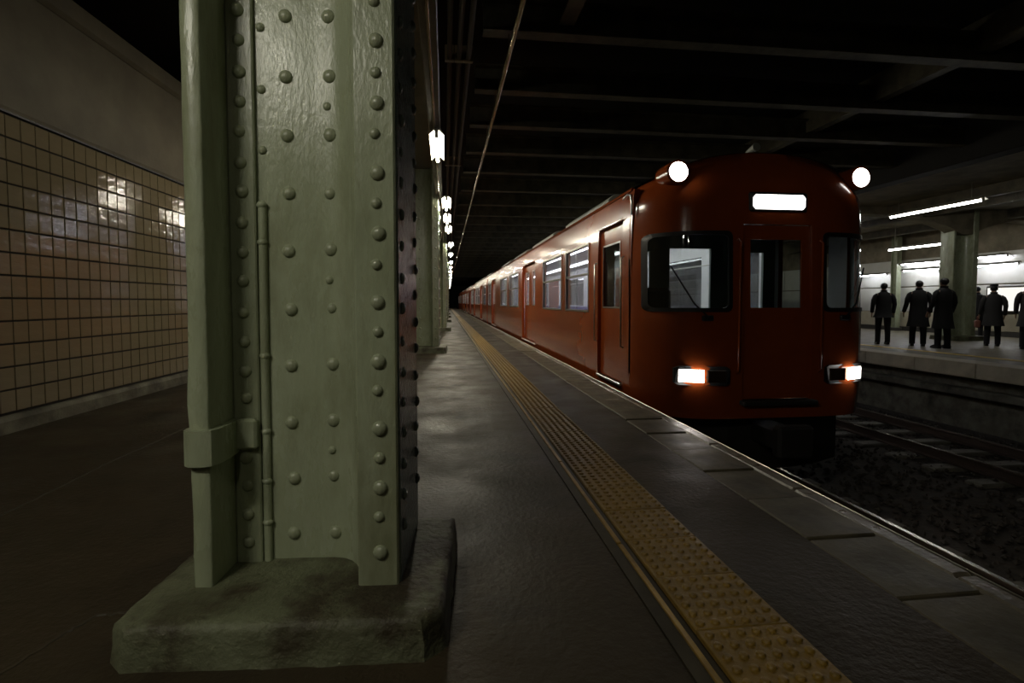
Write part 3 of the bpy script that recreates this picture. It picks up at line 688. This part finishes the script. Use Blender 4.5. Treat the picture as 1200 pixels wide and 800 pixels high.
    # horn / antenna on roof, coupler, apron
    MB().tube([(0.05, 0.75, 2.70), (0.05, 0.75, 2.86), (0.05, 0.55, 2.88)], [0.03, 0.025, 0.05], 10).build('horn', 'vent', root, 50)
    cp = MB().bbox(-0.13, 0.13, -0.28, 0.9, -0.52, -0.28, 0.03).build('coupler', 'under', root)
    MB().bbox(-0.20, 0.20, -0.36, -0.22, -0.56, -0.22, 0.03).build('coupler_head', 'under', cp)
    MB().loft([[(x, 0.25 + 0.35 * (abs(x) / 1.2) ** 2, z) for x in (-1.2, -0.8, -0.4, 0, 0.4, 0.8, 1.2)] for z in (-0.85, -0.2)], False, False).build('apron', 'under', root)
    # cab interior: partition with windows, desk, driver seat back
    ph = [(-1.15, -0.62, 0.95, 1.80), (-0.32, 0.32, 0.95, 1.85), (0.62, 1.15, 0.95, 1.80)]
    pt = wall_grid(cuts(-1.34, 1.34, [x for h in ph for x in h[:2]], 3), cuts(0.04, 2.26, [0.95, 1.80, 1.85], 3), ph, lambda u, z, d: (u, 2.10 + d, z), 0.05).build('cab_partition', ['cabgrey', 'cream'], root)
    MB().bbox(-1.25, -0.45, 0.30, 0.75, 0.05, 0.88, 0.03).build('driving_desk', 'cabgrey', root)
    MB().bbox(-1.05, -0.65, 1.25, 1.38, 0.50, 1.25, 0.05).build('driver_seat', 'black', root)
    # cab side door
    p, q = CD; h_ = [(p + 0.22, q - 0.12, 1.0, 1.82)]
    cdr = wall_grid(cuts(p, q, h_[0][:2], 5), cuts(0.05, 2.06, h_[0][2:], 5), h_, lambda u, z, d: (-HW + 0.05 + d, u, z), 0.03).build('cab_door', ['red', 'cabgrey'], root)
    MB().box(-HW + 0.062, -HW + 0.068, h_[0][0], h_[0][1], 1.0, 1.82).build('pane', 'wind', cdr)
    frame_loop(h_[0][0], h_[0][1], 1.0, 1.82, 0.02, -HW + 0.043, -HW + 0.055).build('pane_frame', 'alu', cdr)
    MB().bbox(-HW - 0.02, -HW + 0.05, p, q, 0.015, 0.05, 0.006).build('door_sill', 'alu', root)
    for yy in (p - 0.06, q + 0.06): MB().tube([(-HW + 0.01, yy, 0.5), (-HW - 0.03, yy, 0.52), (-HW - 0.03, yy, 1.6), (-HW + 0.01, yy, 1.62)], 0.011, 8).build('handrail', 'alu', root, 60)
    MB().bbox(-HW - 0.012, -HW, p - 0.03, q + 0.03, 2.06, 2.085, 0.004).build('drip_rail', 'red', root)
    # thin bright strip put in as the highlight on the cab corner
    MB().tube([(-HW - 0.004, 0.95, 2.31), (-HW - 0.004, 0.80, 2.335), (-HW + 0.0, 0.70, 2.31), (-HW - 0.002, 0.66, 2.22), (-HW - 0.004, 0.65, 2.08)], 0.013, 8).build('corner_highlight', 'alu', root, 60)
    return root
make_car('leading car of the orange train with lit headlamps and destination sign', 5.33, 27.3, [(12.7, 14.9), (22.8, 24.9)],
         [(7.85, 9.35), (9.75, 11.6), (15.6, 17.8), (18.6, 20.8), (25.3, 26.7)], True, (6.32, 7.36))
for (y0, lb) in ((27.7, 'second car of the orange train'), (49.3, 'third car of the orange train'), (70.9, 'rearmost visible car of the orange train')):
    make_car(lb, y0, y0 + 21.2, [(y0 + 3.4, y0 + 5.4), (y0 + 10.7, y0 + 12.7), (y0 + 17.0, y0 + 19.0)],
             [(y0 + 0.7, y0 + 2.6), (y0 + 6.0, y0 + 8.0), (y0 + 8.5, y0 + 10.1), (y0 + 13.2, y0 + 14.8), (y0 + 15.2, y0 + 16.6)])

# ------------------------------------------------------------------ opposite platform
FX = 9.05
fp = struct(MB().box(FX + 0.5, 24, -6, 60, -0.3, 0.0).build('floor_opposite', 'fplat')); tag(fp, 'concrete floor of the opposite platform')
e_me = MB().bbox(0, 0.498, 0.004, 1.196, -0.26, 0.004, 0.01).mesh('edge_stone', 'fedge')
y = -4.0
while y < 44: link('edge_stone', e_me, fp, (FX, y, 0)); y += 1.2
MB().box(10.20, 10.40, -6, 50, 0.0, 0.004).build('yellow_line', 'fyellow', fp)
wf_ = struct(MB().box(FX + 0.35, FX + 0.6, -6, 60, -1.6, -0.26).build('wall_opposite_face', 'plinth')); tag(wf_, 'dark face of the opposite platform below its edge')
MB().bbox(FX + 0.12, FX + 0.38, -4, 50, -0.62, -0.48, 0.02).build('cable_duct', 'plinth', wf_)
WX = 17.0
wr = struct(MB().box(WX, WX + 0.3, -2, 50, 0, 3.9).build('wall_right', 'haunch')); tag(wr, 'white panelled wall behind the opposite platform')
y = 2.0; k = 0
wp = MB().bbox(-0.05, 0, 0.02, 2.26, 0.72, 1.60, 0.01).mesh('wall_panel', 'fwall'); wp2 = MB().bbox(-0.05, 0, 0.02, 2.26, 1.64, 2.62, 0.01).mesh('upper_panel', 'fwall')
wn = MB().bbox(-0.07, 0, 0.01, 2.27, 0.16, 0.70, 0.01).mesh('wainscot_panel', 'fwain'); bsb = MB().box(-0.09, 0, 0, 2.28, 0, 0.15).mesh('base_panel', 'fdark')
while y < 40:
    for nm, me in (('wall_panel', wp), ('upper_panel', wp2), ('wainscot_panel', wn), ('base_panel', bsb)): link(nm, me, wr, (WX, y, 0))
    y += 2.28
for (y, lb) in ((17.9, 'slim green post against the far wall left of the waiting people'), (13.1, 'slim green post against the far wall at the right edge'), (15.75, 'dark slim post against the far wall beside the big far column')):
    p = thing('wall_post', lb, 'post', (16.72, y, 0), 0, 'posts along the far wall')
    MB().extrude_x([(-0.12, 0), (0.12, 0), (0.12, 3.5), (-0.12, 3.5)], -0.02, 0.02).build('web', 'green', p)
    for s_ in (-1, 1): MB().bbox(-0.1, 0.1, s_ * 0.12 - 0.012, s_ * 0.12 + 0.012, 0, 3.5, 0.004).build('flange', 'green', p)
    MB().bbox(-0.16, 0.16, -0.18, 0.18, 0, 0.12, 0.01).build('foot', 'fdark', p)
c = struct(MB().box(9.3, 20, -4, 50, 3.62, 3.8).build('ceiling_opposite', 'haunch')); tag(c, 'low plaster ceiling over the opposite platform')
def haunch(y):
    n = 24; bot = []
    for k in range(n + 1):
        x = 9.4 + (17.0 - 9.4) * k / n; d = min(abs(x - 14.3), abs(x - 9.4) + 0.9, abs(x - 17.2) + 0.4)
        bot.append((x, 3.45 - 0.62 * math.exp(-d / 0.9)))
    MB().loft([[(x, y - 0.2, z) for x, z in bot] + [(17.0, y - 0.2, 3.7), (9.4, y - 0.2, 3.7)], [(x, y + 0.2, z) for x, z in bot] + [(17.0, y + 0.2, 3.7), (9.4, y + 0.2, 3.7)]]).build('haunched_beam', 'haunch', c, 30)
for y in (4.6, 13.2, 21.8, 30.4): haunch(y)
for x in (11.9, 13.0, 15.6): MB().bbox(x - 0.09, x + 0.09, -3, 48, 3.38, 3.63, 0.01).build('stringer', 'beam', c)
for i, y in enumerate((13.2, 21.8)):
    make_column((14.3, y, 0), math.radians(-8), ['big green riveted column on the opposite platform between the waiting people', 'green riveted column on the opposite platform hidden behind the train'][i], 1, 'columns on the opposite platform')
for (p, ln, tm, lb) in (((11.18, 11.03, 3.2), 2.3, 'tube_far', 'longest bright tube over the waiting people on the opposite platform'),
                        ((11.18, 17.0, 3.2), 2.3, 'tube_far', 'unseen tube behind the train, added to light the opposite platform'),  # hidden by the train, added only for its light
                        ((11.18, 23.0, 3.2), 2.3, 'tube_far', 'farther unseen tube behind the train, added to light the opposite platform'),  # another added tube, out of view
                        ((14.25, 14.45, 2.74), 2.2, 'tube_far', 'second long bright tube, left of the big far column'),
                        ((16.55, 16.65, 2.18), 1.5, 'tube_blue', 'bluish tube on the far wall above the three standing people'),
                        ((16.55, 14.3, 2.18), 1.6, 'tube_blue', 'bluish tube on the far wall right of the big column'),
                        ((16.55, 18.9, 2.10), 1.5, 'tube_blue', 'bluish tube on the far wall next to the train front'),
                        ((16.75, 16.9, 2.44), 1.6, 'tube_blue', 'thin upper tube on the far wall above the standing people'),
                        ((16.75, 14.45, 2.46), 0.9, 'tube_blue', 'short upper tube on the far wall right of the big column')):
    fixture(p, ln, tm, lb, 'tubes of the opposite platform', 0, 1, 0.35 if p[0] == 11.18 else 0.82 if p[0] < 16 else -(WX - p[0]))
for i, y in enumerate((17.5, 20.4, 23.3, 26.2)):
    fixture((6.0, y, 3.6), 1.2, 'tube_track', 'bluish tube hung between the tracks behind the train', 'tubes between the tracks', 0, 1, 0.66)
dw = thing('display_case', 'lit white display case on the far wall behind the right-hand man', 'display case', (16.93, 14.0, 0))
MB().bbox(-0.10, 0.02, -0.85, 0.65, 0.74, 1.56, 0.02).build('case_frame', 'fdark', dw)
MB().box(-0.108, -0.10, -0.79, 0.59, 0.80, 1.50).build('lit_panel', emit('display_lit', (1, 0.98, 0.9), 1.1), dw)
sn = thing('round_sign', 'small round sign hanging beside the big far column', 'sign', (15.2, 14.55, 2.05))
MB().tube([(0, -0.012, 0), (0, 0.012, 0)], 0.16, 20).build('disc', 'fwall', sn, 40)
MB().tube([(0, 0, 0.15), (0, 0, 1.60)], 0.012, 6).build('bracket', 'fdark', sn)

# ------------------------------------------------------------------ people waiting on the opposite platform
def ell(cx_, cy_, z, rx, ry, n=16): return [(cx_ + rx * math.cos(2 * PI * k / n), cy_ + ry * math.sin(2 * PI * k / n), z) for k in range(n)]
def skin_body(arms):
    """one continuous body grown from a skeleton; faces -Y, 1.68 m tall"""
    V = [(0, 0, .90), (0, 0.01, 1.10), (0, 0.01, 1.28), (0, 0.01, 1.40), (0, -0.005, 1.46), (0, -0.015, 1.53), (0, -0.01, 1.60)]
    R = [(.14, .10), (.125, .095), (.16, .10), (.09, .07), (.052, .055), (.066, .085), (.070, .085)]
    E = [(0, 1), (1, 2), (2, 3), (3, 4), (4, 5), (5, 6)]
    for s_ in (-1, 1):
        o = len(V)
        V += [(s_ * .09, 0, .84), (s_ * .10, -.01, .48), (s_ * .10, .02, .09), (s_ * .115, -.14, .035)]
        R += [(.085, .085), (.058, .06), (.04, .042), (.038, .025)]
        E += [(0, o), (o, o + 1), (o + 1, o + 2), (o + 2, o + 3)]
        el, wr_, ha = arms[0 if s_ < 0 else 1]; o = len(V)
        V += [(s_ * .18, 0.01, 1.365), el, wr_, ha]
        R += [(.055, .055), (.042, .042), (.028, .028), (.036, .018)]
        E += [(2, o), (o, o + 1), (o + 1, o + 2), (o + 2, o + 3)]
    me = bpy.data.meshes.new('skeleton'); me.from_pydata(V, E, []); ob = bpy.data.objects.new('skeleton', me); COL.objects.link(ob)
    md = ob.modifiers.new('skin', 'SKIN'); sv = me.skin_vertices[0].data
    for i, r in enumerate(R): sv[i].radius = r; sv[i].use_root = (i == 0)
    ob.modifiers.new('sub', 'SUBSURF').levels = 1
    dg = bpy.context.evaluated_depsgraph_get(); m2 = bpy.data.meshes.new_from_object(ob.evaluated_get(dg))
    b = MB(); b.add([v.co[:] for v in m2.vertices], [tuple(p.vertices) for p in m2.polygons])
    bpy.data.objects.remove(ob); bpy.data.meshes.remove(m2)
    # nose, ears, fingers and thumbs grown into the same mesh
    b.tube([(0, -0.085, 1.585), (0, -0.108, 1.555), (0, -0.09, 1.545)], [.008, .014, .012], 6)
    for s_ in (-1, 1):
        b.ball((s_ * 0.074, 0.0, 1.565), (0.010, 0.022, 0.030), 8, 5)
        el, wr_, ha = arms[0 if s_ < 0 else 1]; h0 = Vector(ha); d = (h0 - Vector(wr_)).normalized()
        for k, ln in enumerate((0.070, 0.078, 0.074, 0.058)):
            o_ = h0 + Vector((0.006 * s_, (k - 1.5) * 0.019, 0)); b.tube([o_ - d * 0.02, o_ + d * ln * .5, o_ + d * ln * 0.85 - Vector((s_ * 0.014, 0, 0))], [.0095, .009, .007], 6)
        b.tube([h0 - d * 0.03 + Vector((0, -0.028, 0)), h0 + d * 0.012 + Vector((-s_ * .006, -0.05, 0)), h0 + d * 0.042 + Vector((-s_ * .012, -0.048, 0))], [.011, .010, .008], 6)
    return b.mesh('body', 'skin', 80)
def person(label, loc, rz, height, coat, hem, bag=None, spread=0.0, hat=False):
    root = thing('person', label, 'person', loc, rz, 'people waiting on the opposite platform')
    k_ = height / 1.68; root.scale = (k_, k_, k_)
    arms = (((-0.25, 0.03, 1.10), (-0.245, -0.05, .87), (-0.24, -0.07, .79)), ((0.25, 0.03, 1.10), (0.25 + spread, -0.06, .88), (0.25 + spread, -0.08, .80)))
    link('body', skin_body(arms), root)
    # hair cap
    b = MB(); b.ball((0, 0.008, 1.60), (0.085, 0.102, 0.088), 16, 10)
    b.v = [(x, y, max(z, 1.50 + (0.075 if y < -0.055 else 0.0))) for x, y, z in b.v]; b.build('hair', 'hair', root, 60)
    if hat:
        hb = MB().loft([ell(0, 0, 1.655, .098, .112), ell(0, 0, 1.665, .098, .112), ell(0, 0.0, 1.70, .085, .10), ell(0, 0, 1.715, .05, .06)])
        hb.add([(-.07, -.10, 1.655), (.07, -.10, 1.655), (.05, -.16, 1.645), (-.05, -.16, 1.645)], [(0, 1, 2, 3)]); hb.build('cap', 'coatblack', root, 50)
    # coat: body, sleeves and collar
    b = MB(); z1 = hem
    b.loft([ell(0, .005, 1.455, .075, .075), ell(0, .005, 1.43, .10, .085), ell(0, .005, 1.40, .155, .105), ell(0, .005, 1.345, .185, .125), ell(0, .005, 1.18, .190, .140), ell(0, 0, 1.02, .185, .135),
            ell(0, 0, .86, .200, .150), ell(0, .005, (.86 + z1) / 2 if z1 < .8 else .83, .215, .165), ell(0, .01, z1, .25 if z1 < .8 else .23, .185 if z1 < .8 else .16)], True)
    b.loft([ell(0, .008, 1.44, .072, .078), ell(0, .006, 1.49, .082, .088), ell(0, .006, 1.485, .070, .075)], False)
    for i, s_ in enumerate((-1, 1)):
        el, wr_, ha = arms[i]; b.tube([(s_ * .14, .01, 1.365), (s_ * .192, .012, 1.315), ((s_ * .215 + el[0]) / 2, .02, 1.22), el, ((el[0] + wr_[0]) / 2, (el[1] + wr_[1]) / 2, (el[2] + wr_[2]) / 2), wr_], [.055, .066, .062, .055, .050, .044], 12)
    b.build('coat', coat, root, 60)
    # trousers and shoes
    b = MB()
    for s_ in (-1, 1):
        b.loft([ell(s_ * .115, .012, .055, .062, .075, 12), ell(s_ * .112, .01, .30, .068, .078, 12), ell(s_ * .105, -.005, .50, .075, .082, 12), ell(s_ * .095, 0, .80, .098, .105, 12), ell(s_ * .06, 0, .95, .11, .11, 12)])
    b.build('trousers', 'trouser', root, 60)
    for s_ in (-1, 1):
        b = MB(); b.loft([[(s_ * .115 + x * w_, yy, z0_ + (hh if up_ else 0)) for x, up_ in ((-1, 0), (1, 0), (1, 1), (0.5, 1.0), (-0.5, 1.0), (-1, 1))] for yy, w_, z0_, hh in ((.085, .034, 0, .07), (.03, .042, 0, .10), (-.06, .047, 0, .085), (-.14, .044, 0, .055), (-.19, .026, 0, .035))])
        b.build('shoe', 'shoe', root, 50)


    return root
R_ = math.radians
people = [
    ('man in black jacket standing closest to the train front', (10.98, 12.1, 0), R_(150), 1.54, 'coatblack', 0.74, 0.0, False),
    ('man in long dark overcoat, second from the train, one arm held out', (11.38, 11.5, 0), R_(140), 1.58, 'coatblack', 0.50, 0.05, False),
    ('man in black overcoat standing beside the big far column, turned left', (11.35, 10.83, 0), R_(172), 1.61, 'coatblack', 0.48, 0.06, False),
    ('man in charcoal overcoat with a bag, right of the big far column', (13.15, 11.25, 0), R_(138), 1.47, 'coatgrey', 0.56, 0.03, True),
    ('man in grey coat cut off by the right edge of the photo', (13.05, 10.35, 0), R_(135), 1.56, 'coatgrey', 0.55, 0.0, True),
    ('distant dark figure by the far wall just right of the big column', (15.75, 13.95, 0), R_(120), 1.52, 'coatblack', 0.60, 0.0, False)]
for (lb, loc, rz, hgt, ct, hem, sp, hat) in people: person(lb, loc, rz, hgt, ct, hem, None, sp, hat)
bgt = thing('shoulder_bag', 'reddish brown handbag hanging from the hand of the charcoal-coated man', 'bag', (12.93, 11.43, 0.44), R_(138))
MB().bbox(-0.05, 0.05, -0.13, 0.13, 0.0, 0.18, 0.02).build('bag_body', 'bagred', bgt)
MB().tube([(0, -0.09, 0.17), (0, -0.07, 0.25), (0, 0.0, 0.28), (0, 0.07, 0.25), (0, 0.09, 0.17)], 0.008, 6).build('bag_handle', 'bagred', bgt)
